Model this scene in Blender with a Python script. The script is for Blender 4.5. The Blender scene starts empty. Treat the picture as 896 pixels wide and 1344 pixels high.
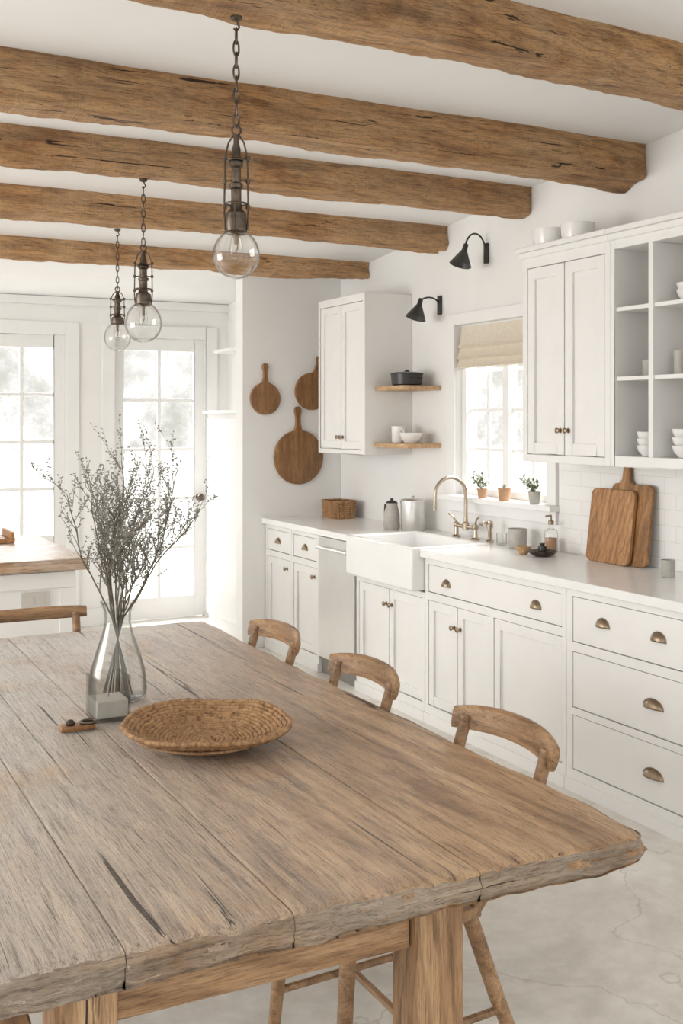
import bpy, bmesh, math, random
from mathutils import Vector, noise, Matrix
R=random.Random(7)
S=bpy.context.scene
C=S.collection
# ------------------------------------------------------------ materials
def newmat(n):
    m=bpy.data.materials.new(n); m.use_nodes=True
    nt=m.node_tree; p=nt.nodes['Principled BSDF']; return m,nt,p
def lk(nt,a,b): nt.links.new(a,b)
def coords(nt,scale,loc=(0,0,0)):
    tc=nt.nodes.new('ShaderNodeTexCoord'); mp=nt.nodes.new('ShaderNodeMapping')
    mp.inputs['Scale'].default_value=scale; mp.inputs['Location'].default_value=loc
    lk(nt,tc.outputs['Object'],mp.inputs['Vector']); return mp.outputs['Vector']
def noi(nt,vec,scale,detail=4,rough=.55,dist=0):
    n=nt.nodes.new('ShaderNodeTexNoise'); n.inputs['Scale'].default_value=scale
    n.inputs['Detail'].default_value=detail; n.inputs['Roughness'].default_value=rough
    n.inputs['Distortion'].default_value=dist; lk(nt,vec,n.inputs['Vector']); return n.outputs['Fac']
def ramp(nt,fac,stops):
    r=nt.nodes.new('ShaderNodeValToRGB'); e=r.color_ramp.elements
    while len(e)>1: e.remove(e[-1])
    e[0].position=stops[0][0]; e[0].color=(*stops[0][1],1)
    for p,c in stops[1:]:
        x=e.new(p); x.color=(*c,1)
    lk(nt,fac,r.inputs['Fac']); return r.outputs['Color']
def mix(nt,a,b,fac,mode='MIX'):
    m=nt.nodes.new('ShaderNodeMix'); m.data_type='RGBA'; m.blend_type=mode
    if isinstance(fac,(int,float)): m.inputs[0].default_value=fac
    else: lk(nt,fac,m.inputs[0])
    for s,i in ((a,6),(b,7)):
        if isinstance(s,tuple): m.inputs[i].default_value=(*s,1)
        else: lk(nt,s,m.inputs[i])
    return m.outputs[2]
def bump(nt,p,h,st,dist=.01):
    b=nt.nodes.new('ShaderNodeBump'); b.inputs['Strength'].default_value=st
    b.inputs['Distance'].default_value=dist; lk(nt,h,b.inputs['Height']); lk(nt,b.outputs['Normal'],p.inputs['Normal'])
def srgb(r,g,b):
    f=lambda c:((c/255)/12.92 if c/255<=.04045 else ((c/255+.055)/1.055)**2.4)
    return (f(r),f(g),f(b))
def paint(name,col,rough=.5,var=.04,bs=.05,sc=6,metal=0):
    m,nt,p=newmat(name); v=coords(nt,(1,1,1)); n=noi(nt,v,sc,5)
    lo=tuple(c*(1-var) for c in col); hi=tuple(min(1,c*(1+var)) for c in col)
    lk(nt,ramp(nt,n,[(.3,lo),(.7,hi)]),p.inputs['Base Color'])
    p.inputs['Roughness'].default_value=rough; p.inputs['Metallic'].default_value=metal
    if bs: bump(nt,p,noi(nt,v,sc*12,3),bs,.004)
    return m
def math_(nt,op,a,b,clamp=False):
    n=nt.nodes.new('ShaderNodeMath'); n.operation=op; n.use_clamp=clamp
    for i,s in enumerate((a,b)):
        if isinstance(s,(int,float)): n.inputs[i].default_value=s
        else: lk(nt,s,n.inputs[i])
    return n.outputs[0]
def wood(name,dark,mid,light,axis='Y',rough=.55,bs=.5,sc=1.0,grey=None,greyamt=.5,crack=.6,knots=0.0,fine=.75,bd=.006,sheen_grad=False,cath=0.0,saw=0.0,gr0=.36,gr1=.60):
    m,nt,p=newmat(name)
    def sc3(al,cr):
        return {'X':(al,cr,cr),'Y':(cr,al,cr),'Z':(cr,cr,al)}[axis]
    a=noi(nt,coords(nt,sc3(.5*sc,5*sc)),2.2,7,.6,1.2)
    col=ramp(nt,a,[(.28,dark),(.48,mid),(.72,light)])
    f=noi(nt,coords(nt,sc3(2.0*sc,42*sc)),2.0,6,.7,.5)
    ff=noi(nt,coords(nt,sc3(8*sc,150*sc),(2,2,2)),2.0,4,.65,.2)
    col=mix(nt,col,ramp(nt,f,[(.3,(.42,.37,.33)),(.48,(1,1,1)),(.8,(1.14,1.11,1.06))]),fine,'MULTIPLY')
    col=mix(nt,col,ramp(nt,ff,[(.36,(.50,.45,.41)),(.48,(1,1,1)),(.7,(1.12,1.10,1.06))]),fine*.85,'MULTIPLY')
    if cath:
        w=nt.nodes.new('ShaderNodeTexWave'); w.wave_type='BANDS'; w.bands_direction='DIAGONAL'
        w.inputs['Scale'].default_value=9*sc; w.inputs['Distortion'].default_value=9; w.inputs['Detail'].default_value=3; w.inputs['Detail Scale'].default_value=.9
        lk(nt,coords(nt,sc3(.16,1)),w.inputs['Vector'])
        col=mix(nt,col,ramp(nt,w.outputs['Fac'],[(.0,(.52,.45,.39)),(.3,(.95,.94,.92)),(1,(1.06,1.05,1.03))]),cath,'MULTIPLY')
    # blotchy wear
    bl=noi(nt,coords(nt,sc3(2.2,5.5),(6,1,3)),1.6,7,.7,.4)
    col=mix(nt,col,ramp(nt,bl,[(.34,(.70,.67,.64)),(.5,(1,1,1)),(.68,(1.12,1.11,1.10))]),.7 if grey else .35,'MULTIPLY')
    c=noi(nt,coords(nt,sc3(.42*sc,22*sc),(3,5,7)),1.7,4,.6,1.0)
    ck=ramp(nt,c,[(.335,(1,1,1)),(.352,(0,0,0))])
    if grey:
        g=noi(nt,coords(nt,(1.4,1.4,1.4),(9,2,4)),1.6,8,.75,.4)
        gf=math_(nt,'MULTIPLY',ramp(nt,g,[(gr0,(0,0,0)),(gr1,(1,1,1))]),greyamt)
        if sheen_grad:
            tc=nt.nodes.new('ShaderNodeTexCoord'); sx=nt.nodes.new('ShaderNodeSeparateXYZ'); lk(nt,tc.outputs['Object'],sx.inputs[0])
            gr=math_(nt,'ADD',math_(nt,'SUBTRACT',math_(nt,'MULTIPLY',sx.outputs['Y'],.34),math_(nt,'MULTIPLY',sx.outputs['X'],.75)),.63,True)  # window sheen painted into the weathered grey, stronger towards the far left
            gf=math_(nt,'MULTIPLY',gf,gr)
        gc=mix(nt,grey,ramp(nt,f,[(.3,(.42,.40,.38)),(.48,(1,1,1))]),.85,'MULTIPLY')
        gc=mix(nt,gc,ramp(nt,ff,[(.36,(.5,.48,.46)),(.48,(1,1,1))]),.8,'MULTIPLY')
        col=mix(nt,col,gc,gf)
    if knots:
        v=nt.nodes.new('ShaderNodeTexVoronoi'); v.feature='F1'; v.inputs['Scale'].default_value=2.3
        wv=nt.nodes.new('ShaderNodeVectorMath'); wv.operation='ADD'
        nn=nt.nodes.new('ShaderNodeTexNoise'); nn.inputs['Scale'].default_value=9; nn.inputs['Detail'].default_value=3
        cc=coords(nt,sc3(.8,1.7),(1,8,2)); lk(nt,cc,nn.inputs['Vector'])
        mm=nt.nodes.new('ShaderNodeVectorMath'); mm.operation='SCALE'; mm.inputs[3].default_value=.05; lk(nt,nn.outputs['Color'],mm.inputs[0])
        lk(nt,cc,wv.inputs[0]); lk(nt,mm.outputs[0],wv.inputs[1]); lk(nt,wv.outputs[0],v.inputs['Vector'])
        kr=ramp(nt,v.outputs['Distance'],[(.0,(1,1,1)),(.035,(.85,.85,.85)),(.06,(.15,.15,.15)),(.075,(.5,.5,.5)),(.10,(.1,.1,.1)),(.13,(0,0,0))])
        col=mix(nt,col,tuple(x*.32 for x in dark),math_(nt,'MULTIPLY',kr,knots))
    cf=math_(nt,'MULTIPLY',ck,crack)
    col=mix(nt,col,tuple(x*.2 for x in dark),cf)
    lk(nt,col,p.inputs['Base Color'])
    lk(nt,math_(nt,'ADD',math_(nt,'MULTIPLY',f,.3),rough-.15),p.inputs['Roughness'])
    h=math_(nt,'SUBTRACT',math_(nt,'ADD',math_(nt,'ADD',f,math_(nt,'MULTIPLY',ff,.5)),math_(nt,'MULTIPLY',bl,1.2 if grey else .3)),math_(nt,'MULTIPLY',cf,1.6))
    if saw:
        s=noi(nt,coords(nt,sc3(60,2.5),(4,4,1)),1.0,3,.6,.5)
        h=math_(nt,'ADD',h,math_(nt,'MULTIPLY',s,saw))
    bump(nt,p,h,bs,bd)
    return m
def metal(name,col,rough=.35,var=.15):
    return paint(name,col,rough,var,.05,30,1.0)
def glass(name,tint=(1,1,1),gl=.85,edge=.6,blend=.35,edgetint=None):
    m=bpy.data.materials.new(name); m.use_nodes=True; nt=m.node_tree; nt.nodes.clear()
    o=nt.nodes.new('ShaderNodeOutputMaterial'); mx=nt.nodes.new('ShaderNodeMixShader')
    t=nt.nodes.new('ShaderNodeBsdfTransparent'); g=nt.nodes.new('ShaderNodeBsdfGlossy')
    g.inputs['Roughness'].default_value=.03; g.inputs[0].default_value=(gl,gl,gl,1)
    lw=nt.nodes.new('ShaderNodeLayerWeight'); lw.inputs['Blend'].default_value=blend
    c=ramp(nt,lw.outputs['Facing'],[(.45,tint),(.95,edgetint or tint)]); lk(nt,c,t.inputs[0])
    pw=math_(nt,'POWER',lw.outputs['Facing'],2.2)
    r=nt.nodes.new('ShaderNodeMapRange'); r.inputs['To Min'].default_value=.03; r.inputs['To Max'].default_value=edge
    lk(nt,pw,r.inputs['Value']); lk(nt,r.outputs[0],mx.inputs[0])
    lk(nt,t.outputs[0],mx.inputs[1]); lk(nt,g.outputs[0],mx.inputs[2]); lk(nt,mx.outputs[0],o.inputs[0]); return m

M_wall=paint('wall_plaster',(.83,.82,.80),.75,.02,.15,3)
M_ceil=paint('ceiling_plaster',(.87,.865,.855),.8,.02,.08,3)
M_cab=paint('cabinet_paint',(.82,.81,.79),.40,.02,.03,5)
M_trim=paint('trim_paint',(.83,.825,.81),.45,.015,.02,5)
M_top=paint('worktop_stone',(.86,.855,.84),.22,.03,.02,7)
M_cer=paint('white_ceramic',(.85,.845,.83),.15,.015,0,5)
def floormat():
    m,nt,p=newmat('floor_concrete'); v=coords(nt,(1,1,1))
    a=noi(nt,v,1.3,8,.65,.5); b=noi(nt,v,14,6,.7)
    c=ramp(nt,a,[(.3,srgb(194,189,180)),(.5,srgb(222,218,210)),(.68,srgb(240,238,233))])
    c=mix(nt,c,ramp(nt,b,[(.35,(.84,.83,.80)),(.6,(1,1,1))]),.6,'MULTIPLY')
    vo=nt.nodes.new('ShaderNodeTexVoronoi'); vo.feature='DISTANCE_TO_EDGE'; vo.inputs['Scale'].default_value=1.0
    w=nt.nodes.new('ShaderNodeVectorMath'); w.operation='ADD'; lk(nt,v,w.inputs[0])
    nn=nt.nodes.new('ShaderNodeTexNoise'); nn.inputs['Scale'].default_value=2; nn.inputs['Detail'].default_value=5; lk(nt,v,nn.inputs['Vector']); lk(nt,nn.outputs['Color'],w.inputs[1])
    lk(nt,w.outputs[0],vo.inputs['Vector'])
    c=mix(nt,c,ramp(nt,vo.outputs['Distance'],[(.0,(.62,.59,.55)),(.008,(1,1,1))]),.6,'MULTIPLY')
    lk(nt,c,p.inputs['Base Color']); p.inputs['Roughness'].default_value=.42
    bump(nt,p,b,.08,.004); return m
M_floor=floormat()
def tilemat():
    m,nt,p=newmat('subway_tile')
    tc=nt.nodes.new('ShaderNodeTexCoord'); sx=nt.nodes.new('ShaderNodeSeparateXYZ'); cx=nt.nodes.new('ShaderNodeCombineXYZ')
    lk(nt,tc.outputs['Object'],sx.inputs[0]); lk(nt,sx.outputs['Y'],cx.inputs['X']); lk(nt,sx.outputs['Z'],cx.inputs['Y'])
    b=nt.nodes.new('ShaderNodeTexBrick'); lk(nt,cx.outputs[0],b.inputs['Vector'])
    b.inputs['Color1'].default_value=(.84,.83,.81,1); b.inputs['Color2'].default_value=(.82,.81,.79,1)
    b.inputs['Mortar'].default_value=(.74,.72,.69,1); b.inputs['Scale'].default_value=1
    b.inputs['Brick Width'].default_value=.15; b.inputs['Row Height'].default_value=.075; b.inputs['Mortar Size'].default_value=.002
    lk(nt,b.outputs['Color'],p.inputs['Base Color']); p.inputs['Roughness'].default_value=.25
    iv=math_(nt,'SUBTRACT',1,b.outputs['Fac'])
    bump(nt,p,iv,.3,.003); return m
M_tile=tilemat()
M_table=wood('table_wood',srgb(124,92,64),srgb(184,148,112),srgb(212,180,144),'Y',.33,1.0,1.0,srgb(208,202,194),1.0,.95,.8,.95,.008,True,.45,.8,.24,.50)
M_tedge=wood('table_end_wood',srgb(92,68,48),srgb(160,130,100),srgb(196,170,142),'X',.75,1.0,1.0,srgb(184,172,158),.7,.85,.6,.95,.012)
M_tableleg=wood('table_leg_wood',srgb(108,78,52),srgb(170,134,98),srgb(202,168,130),'Z',.6,.8,1.3,None,0,.95,.9,.9,.006,False,.5)
M_apron=wood('table_apron_wood',srgb(108,78,52),srgb(170,134,98),srgb(202,168,130),'X',.6,.8,1.3,None,0,.95,.7,.9,.006,False,.5)
M_beam=wood('beam_wood',srgb(126,84,48),srgb(202,150,98),srgb(230,186,134),'X',.7,1.0,1.1,srgb(224,188,146),.6,.95,.8,.95,.016,False,.6,.6)
M_chair=wood('chair_wood',srgb(92,66,42),srgb(150,116,82),srgb(188,152,114),'Y',.42,.3,2.0,None,0,.4)
M_board=wood('board_wood',srgb(124,84,50),srgb(168,122,78),srgb(196,150,102),'Z',.45,.2,2.0,None,0,.2,0,.75,.006,False,.5)
M_board2=wood('worn_board_wood',srgb(108,72,38),srgb(164,118,70),srgb(200,156,104),'Z',.35,.4,1.3,srgb(120,84,48),.8,.4,0,.75,.006,False,.5)
M_shelf=wood('shelf_wood',srgb(150,112,78),srgb(192,156,116),srgb(212,180,142),'Y',.5,.2,2.0,None,0,.2)
M_island=wood('island_top_wood',srgb(140,104,74),srgb(178,144,110),srgb(202,172,140),'X',.25,.2,1.2,srgb(215,208,198),.6,.3)
M_iron=metal('dark_iron',(.12,.095,.075),.38,.5)
M_black=paint('black_enamel',(.03,.028,.026),.35,.1,0)
M_brass=metal('aged_brass',(.30,.23,.16),.38)
M_nickel=metal('warm_nickel',(.50,.42,.33),.25)
M_steel=metal('brushed_steel',(.72,.71,.69),.35,.05)
M_dw=paint('stainless_panel',(.68,.67,.65),.30,.03,.02,5,.6)
M_glass=glass('clear_glass',(.985,.985,.98),.9,.6,.4,(.48,.46,.43))
M_glassv=glass('vase_glass',(.97,.975,.97),.8,.35,.45,(.42,.44,.43))
M_linen=paint('cream_linen',srgb(222,211,194),.9,.06,.3,40)
M_stem=paint('dry_stem',srgb(104,96,82),.8,.2,.1,30)
M_bud=paint('dry_bud',srgb(138,138,130),.9,.25,.1,60)
M_straw=wood('straw_weave',srgb(104,74,46),srgb(172,132,92),srgb(206,168,124),'Z',.75,.6,5.0,None,0,.35)
M_wax=paint('grey_wax',srgb(186,181,172),.6,.08,.1,25)
M_candle=paint('cream_wax',srgb(216,208,192),.6,.04,.05,20)
M_grey=paint('grey_stoneware',srgb(176,172,164),.5,.1,.1,20)
M_outlet=paint('outlet_plastic',srgb(198,194,186),.4,.02,0)
M_terra=paint('clay',srgb(176,138,106),.8,.1,.2,20)
M_leaf=paint('leaf_green',srgb(110,122,84),.6,.3,.1,30)
M_gap=paint('cabinet_shadow_gap',(.25,.24,.22),.8,.02,0)
M_ground=paint('outdoor_ground',srgb(214,212,206),.9,.1,.1,2)
M_bulbtube=paint('bulb_filament_mount',srgb(140,120,96),.4,.1,0)

# ------------------------------------------------------------ mesh builder
class B:
    def __init__(s): s.v=[]; s.f=[]
    def box(s,x0,x1,y0,y1,z0,z1):
        i=len(s.v)
        s.v+=[(x0,y0,z0),(x1,y0,z0),(x1,y1,z0),(x0,y1,z0),(x0,y0,z1),(x1,y0,z1),(x1,y1,z1),(x0,y1,z1)]
        s.f+=[tuple(i+k for k in q) for q in ((0,3,2,1),(4,5,6,7),(0,1,5,4),(1,2,6,5),(2,3,7,6),(3,0,4,7))]; return s
    def lathe(s,prof,c=(0,0,0),seg=32,rot=None,sy=1):
        i=len(s.v); n=len(prof); c=Vector(c)
        for r,z in prof:
            for k in range(seg):
                a=2*math.pi*k/seg; p=Vector((r*math.cos(a),r*sy*math.sin(a),z))
                if rot: p=rot@p
                s.v.append(tuple(p+c))
        for j in range(n-1):
            for k in range(seg):
                k2=(k+1)%seg
                s.f.append((i+j*seg+k,i+j*seg+k2,i+(j+1)*seg+k2,i+(j+1)*seg+k))
        if prof[0][0]>1e-4: s.f.append(tuple(i+k for k in reversed(range(seg))))
        if prof[-1][0]>1e-4: s.f.append(tuple(i+(n-1)*seg+k for k in range(seg)))
        return s
    def tube(s,pts,rad,seg=8,closed=False,flat=1):
        pts=[Vector(p) for p in pts]; n=len(pts)
        if not isinstance(rad,(list,tuple)): rad=[rad]*n
        i=len(s.v); up=None
        for j,p in enumerate(pts):
            if closed: t=pts[(j+1)%n]-pts[j-1]
            else: t=pts[min(j+1,n-1)]-pts[max(j-1,0)]
            t.normalize()
            if up is None:
                up=Vector((0,0,1)) if abs(t.z)<.9 else Vector((1,0,0))
            a=t.cross(up)
            if a.length<1e-5: a=t.orthogonal()
            a.normalize(); b=a.cross(t); b.normalize(); up=b
            for k in range(seg):
                an=2*math.pi*k/seg
                s.v.append(tuple(p+(a*math.cos(an)+b*math.sin(an)*flat)*rad[j]))
        m=n if closed else n-1
        for j in range(m):
            j2=(j+1)%n
            for k in range(seg):
                k2=(k+1)%seg
                s.f.append((i+j*seg+k,i+j*seg+k2,i+j2*seg+k2,i+j2*seg+k))
        if not closed:
            s.f.append(tuple(i+k for k in reversed(range(seg)))); s.f.append(tuple(i+(n-1)*seg+k for k in range(seg)))
        return s
    def make(s,name,mat,parent=None,origin=(0,0,0),bevel=0,sub=0,ang=38,kind=None):
        o=Vector(origin)
        if parent is not None:
            r=parent
            while r.parent: r=r.parent
            o=Vector(r.location)
        me=bpy.data.meshes.new(name)
        me.from_pydata([tuple(Vector(v)-o) for v in s.v],[],s.f); me.update()
        bm=bmesh.new(); bm.from_mesh(me); bmesh.ops.remove_doubles(bm,verts=bm.verts,dist=1e-6)
        bmesh.ops.recalc_face_normals(bm,faces=bm.faces); bm.to_mesh(me); bm.free()
        for q in me.polygons: q.use_smooth=True
        me.set_sharp_from_angle(angle=math.radians(ang))
        me.materials.append(mat)
        ob=bpy.data.objects.new(name,me); C.objects.link(ob)
        if parent is not None: ob.parent=parent
        else: ob.location=o
        if bevel:
            b=ob.modifiers.new('bevel','BEVEL'); b.width=bevel; b.segments=2; b.limit_method='ANGLE'
        if sub:
            q=ob.modifiers.new('sub','SUBSURF'); q.levels=sub; q.render_levels=sub
        if kind: ob['kind']=kind
        return ob
def meta(o,label,cat,group=None):
    o['label']=label; o['category']=cat
    if group: o['group']=group
    return o
def thing(name,loc,label,cat,group=None):
    e=bpy.data.objects.new(name,None); e.empty_display_size=.05; e.location=loc; C.objects.link(e)
    return meta(e,label,cat,group)
def dup(o,loc=None,rotz=None,parent=None):
    n=o.copy(); C.objects.link(n)
    if parent is not None: n.parent=parent
    if loc is not None: n.location=loc
    if rotz is not None: n.rotation_euler=(0,0,rotz)
    for c in list(o.children): dup(c,parent=n)
    return n
def st(b,name,mat,bevel=0): return b.make(name,mat,bevel=bevel,kind='structure')

# ------------------------------------------------------------ dimensions
XW=3.68; YP=7.25; YB=8.6
def ceilz(y):
    pts=[(-1,3.08),(3.0,3.0),(4.0,2.93),(4.9,2.895),(5.8,2.81),(6.8,2.715),(8.8,2.55)]
    for (a,za),(b,zb) in zip(pts,pts[1:]):
        if y<=b: return za+(zb-za)*(y-a)/(b-a)
    return 2.55
st(B().box(-3.5,XW+.15,-2,YB+.15,-.1,0),'floor',M_floor)
b=B(); ys=[-1,3.0,4.0,4.9,5.8,6.8,8.75]
for t in (0,.1):
    for y in ys:
        b.v+=[(-3.5,y,ceilz(y)+t),(XW+.15,y,ceilz(y)+t)]
n=len(ys)*2
for k in range(len(ys)-1):
    i=2*k; b.f+=[(i,i+1,i+3,i+2),(n+i,n+i+2,n+i+3,n+i+1),(i,i+2,n+i+2,n+i),(i+1,n+i+1,n+i+3,i+3)]
b.f+=[(0,n,n+1,1),(n-2,n-1,2*n-1,2*n-2)]
st(b,'ceiling',M_ceil)
wy0,wy1,wz0,wz1=4.78,5.69,1.16,2.19
b=B(); b.box(XW,XW+.15,-1,wy0,0,3.1); b.box(XW,XW+.15,wy1,YB+.15,0,3.1)
b.box(XW,XW+.15,wy0,wy1,0,wz0); b.box(XW,XW+.15,wy0,wy1,wz1,3.1)
st(b,'wall_right',M_wall)
st(B().box(2.906,XW,YP,YP+.13,0,2.72),'wall_back',M_wall,bevel=.004)
st(B().box(3.32,XW,YP+.13,YB,0,2.62),'wall_recess',M_wall)
D1=(1.08,1.98); D2=(2.36,3.12); DH=2.27
b=B(); b.box(-3.5,D1[0],YB,YB+.15,0,2.62); b.box(D1[1],D2[0],YB,YB+.15,0,2.62); b.box(D2[1],XW,YB,YB+.15,0,2.62)
b.box(D1[0],D1[1],YB,YB+.15,DH,2.62); b.box(D2[0],D2[1],YB,YB+.15,DH,2.62)
st(b,'wall_window_side',M_wall)
def frenchdoor(name,x0,x1,zg,rows,cols=2):
    b=B(); y0,y1=YB+.03,YB+.075; s=.085
    b.box(x0,x0+s,y0,y1,0.01,DH); b.box(x1-s,x1,y0,y1,.01,DH)
    b.box(x0+s,x1-s,y0,y1,DH-.1,DH); b.box(x0+s,x1-s,y0,y1,.01,zg)
    w=(x1-x0-2*s); 
    for c in range(1,cols):
        xc=x0+s+w*c/cols; b.box(xc-.014,xc+.014,y0+.005,y1-.005,zg,DH-.1)
    for r in range(1,rows):
        zc=zg+(DH-.1-zg)*r/rows; b.box(x0+s,x1-s,y0+.007,y1-.007,zc-.013,zc+.013)
    if zg>.5: b.box(x0+s+.05,x1-s-.05,y0-.008,y0,.12,zg-.1)
    return st(b,name,M_trim,bevel=.003)
frenchdoor('door_1',D1[0],D1[1],.72,4,3)
d2=frenchdoor('door_2',D2[0],D2[1],.18,5,2)
b=B(); b.lathe([(0,0),(.028,0),(.028,.012),(.012,.016),(.012,.035),(.03,.045),(.026,.06),(0,.066)],(D2[1]-.045,YB+.03,0.98),16,Matrix.Rotation(math.radians(90),3,'X'))
k=b.make('door_knob',M_iron,kind='structure'); k.parent=d2
b=B()
for a,c in (D1,D2):
    b.box(a-.1,a,YB-.02,YB,0,DH+.1); b.box(c,c+.1,YB-.02,YB,0,DH+.1); b.box(a,c,YB-.02,YB,DH,DH+.1)
st(b,'trim_1',M_trim,bevel=.003)
st(B().box(-3.5,3.32,YB-.025,YB,2.50,2.565),'trim_2',M_trim,bevel=.004)
b=B().box(-3.5,D1[0]-.1,YB-.02,YB,0,.14).box(D1[1]+.1,D2[0]-.1,YB-.02,YB,0,.14)
st(b,'baseboard_back',M_trim,bevel=.003)
# kitchen window
b=B(); x0,x1=XW+.06,XW+.10; f=.045
b.box(x0-.02,x1,wy0,wy0+f,wz0,wz1); b.box(x0-.02,x1,wy1-f,wy1,wz0,wz1); b.box(x0-.02,x1,wy0+f,wy1-f,wz0,wz0+f); b.box(x0-.02,x1,wy0+f,wy1-f,wz1-f,wz1)
ym=(wy0+wy1)/2; b.box(x0-.02,x1,ym-.03,ym+.03,wz0+f,wz1-f)
for (a,c) in ((wy0+f,ym-.03),(ym+.03,wy1-f)):
    b.box(x0+.008,x1-.008,(a+c)/2-.010,(a+c)/2+.010,wz0+f,wz1-f)
    for r in (1,2,3):
        zc=wz0+f+(wz1-wz0-2*f)*r/4; b.box(x0+.01,x1-.01,a,c,zc-.010,zc+.010)
st(b,'window_1',M_trim,bevel=.002)
b=B(); X0=XW-.02
b.box(X0,XW-.0005,wy0-.08,wy0,wz0+.0005,wz1+.07); b.box(X0,XW-.0005,wy1,wy1+.08,wz0+.0005,wz1+.07); b.box(X0,XW-.0005,wy0,wy1,wz1,wz1+.07)
b.box(XW-.075,XW-.0005,wy0-.10,wy1+.10,wz0-.03,wz0); b.box(X0,XW-.0005,wy0-.08,wy1+.08,wz0-.10,wz0-.0305)
b.box(XW+.0005,XW+.038,wy0+.001,wy1-.001,wz0+.0003,wz0+.004)
st(b,'trim_3',M_trim,bevel=.002)
b=B().box(XW-.012,XW-.0005,2.8,wy0-.101,.923,1.405)
st(b,'trim_4',M_tile)
b=B(); zt=wz1-.01
prof=[(0,0),(-.012,-.10),(-.034,-.125),(-.012,-.135),(-.03,-.175),(-.045,-.19),(-.018,-.2),(-.035,-.235),(-.05,-.25),(-.02,-.255),(0,-.25)]
for y in (wy0+.012,wy1-.012):
    for px,pz in prof: b.v.append((XW+.03+px,y,zt+pz))
n=len(prof)
for k in range(n):
    k2=(k+1)%n; b.f.append((k,k2,n+k2,n+k))
b.f+=[tuple(range(n)),tuple(reversed(range(n,2*n)))]
meta(b.make('roman_shade',M_linen,origin=(XW+.02,ym,zt)),'cream linen roman shade gathered at the top of the sink window','window shade')
B().box(-30,40,YB+.15,60,-.15,-.05).make('ground',M_ground,kind='structure')

# ------------------------------------------------------------ beams
def beam(Y0,Y1,zb,zt,w,seed,rx=3.675):
    nx=260; x0,x1=-2.0,rx; b=B(); 
    sec=[(0,0),(.12,-.02),(.25,-.015),(.5,-.02),(.75,-.015),(.88,-.02),(1,0),(1.02,.12),(1.02,.25),(1.02,.5),(1.02,.75),(1,1),(.5,1),(0,1),(-.02,.75),(-.02,.5),(-.02,.25),(-.02,.12)]
    m=len(sec)
    for i in range(nx+1):
        t=i/nx; x=x0+(x1-x0)*t; yc=Y0+(Y1-Y0)*((x)/(3.68))
        for (cy,cz) in sec:
            n1=noise.noise(Vector((x*.9,cy*1.3+seed*7,cz*1.1)))*.028+noise.noise(Vector((x*3.4,cy*3+seed,cz*3)))*.014+noise.noise(Vector((x*14,cy*5+seed,cz*5)))*.006+noise.noise(Vector((x*34,cy*9+seed,cz*9)))*.0025
            n2=noise.noise(Vector((x*1.2,cy*1.3+seed*3+20,cz*1.1)))*.024+noise.noise(Vector((x*5,cy*3+seed+9,cz*3)))*.011+noise.noise(Vector((x*22,cy*7+seed+9,cz*7)))*.004
            y=yc+cy*w+ n2; z=zb+(zt-zb)*cz+(n1 if cz<.9 else 0)
            if cz==0 and cy in(0,1): z+=.006; y+=.004*(1 if cy==0 else -1)
            if cz==1: z=ceilz(y)+.01
            if i>=nx-2 and cz<.9: y+=(.5-cy)*.02*(i-nx+3)/3
            b.v.append((x,y,z))
    for i in range(nx):
        for k in range(m):
            k2=(k+1)%m; b.f.append((i*m+k,i*m+k2,(i+1)*m+k2,(i+1)*m+k))
    b.f+=[tuple(range(m)),tuple(nx*m+k for k in reversed(range(m)))]
    o=b.make('ceiling_beam',M_beam,origin=(seed*1.7-4,Y0,zb),ang=50)
    meta(o,'rough-hewn honey brown wooden beam running across the white ceiling','ceiling beam','rustic ceiling beams'); return o
beam(2.84,3.10,2.825,3.02,.21,1)
beam(4.00,4.03,2.745,2.95,.17,2)
beam(4.90,4.92,2.745,2.90,.155,3)
beam(5.76,5.78,2.67,2.82,.15,4)
beam(6.78,6.80,2.60,2.72,.14,5)

# ------------------------------------------------------------ handles
def cup_pull(parent,X,y,z,w=.048):
    b=B(); n=14; m=8; i=len(b.v)
    for j in range(m+1):
        ph=math.pi/2*j/m
        for k in range(n+1):
            th=math.pi*k/n; r=math.sin(th)
            b.v.append((X-.026*r*math.cos(ph), y-w*math.cos(th), z-.014+ .034*r*math.sin(ph)))
    for j in range(m):
        for k in range(n):
            q=i+j*(n+1)+k; b.f.append((q,q+1,q+n+2,q+n+1))
    b.box(X-.002,X,y-w*1.05,y+w*1.05,z-.018,z-.012); b.tube([(X-.001,y-w*1.02,z-.014)]+[(X-.003,y-w*1.02*math.cos(a),z-.014+.036*math.sin(a)) for a in [math.pi*q/10 for q in range(1,10)]]+[(X-.001,y+w*1.02,z-.014)],.003,6)
    o=b.make('handle',M_brass,parent); sol=o.modifiers.new('s','SOLIDIFY'); sol.thickness=.002; return o
def knob(parent,X,y,z):
    b=B(); b.lathe([(0,0),(.012,0),(.012,.003),(.005,.006),(.005,.014),(.013,.018),(.014,.024),(.008,.028),(0,.029)],(X,y,z),16,Matrix.Rotation(math.radians(-90),3,'Y'))
    return b.make('knob',M_brass,parent)
def shaker(parent,X,y0,y1,z0,z1,name='door',fw=.05,flat=False):
    b=B(); t=.018
    if flat:
        b.box(X,X+t,y0,y1,z0,z1)
    else:
        b.box(X,X+t,y0,y0+fw,z0,z1); b.box(X,X+t,y1-fw,y1,z0,z1)
        b.box(X,X+t,y0+fw,y1-fw,z0,z0+fw); b.box(X,X+t,y0+fw,y1-fw,z1-fw,z1)
        b.box(X+.011,X+t-.001,y0+fw-.002,y1-fw+.002,z0+fw-.002,z1-fw+.002)
    return b.make(name,M_cab,parent,bevel=.0018)
XF=3.08
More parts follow.
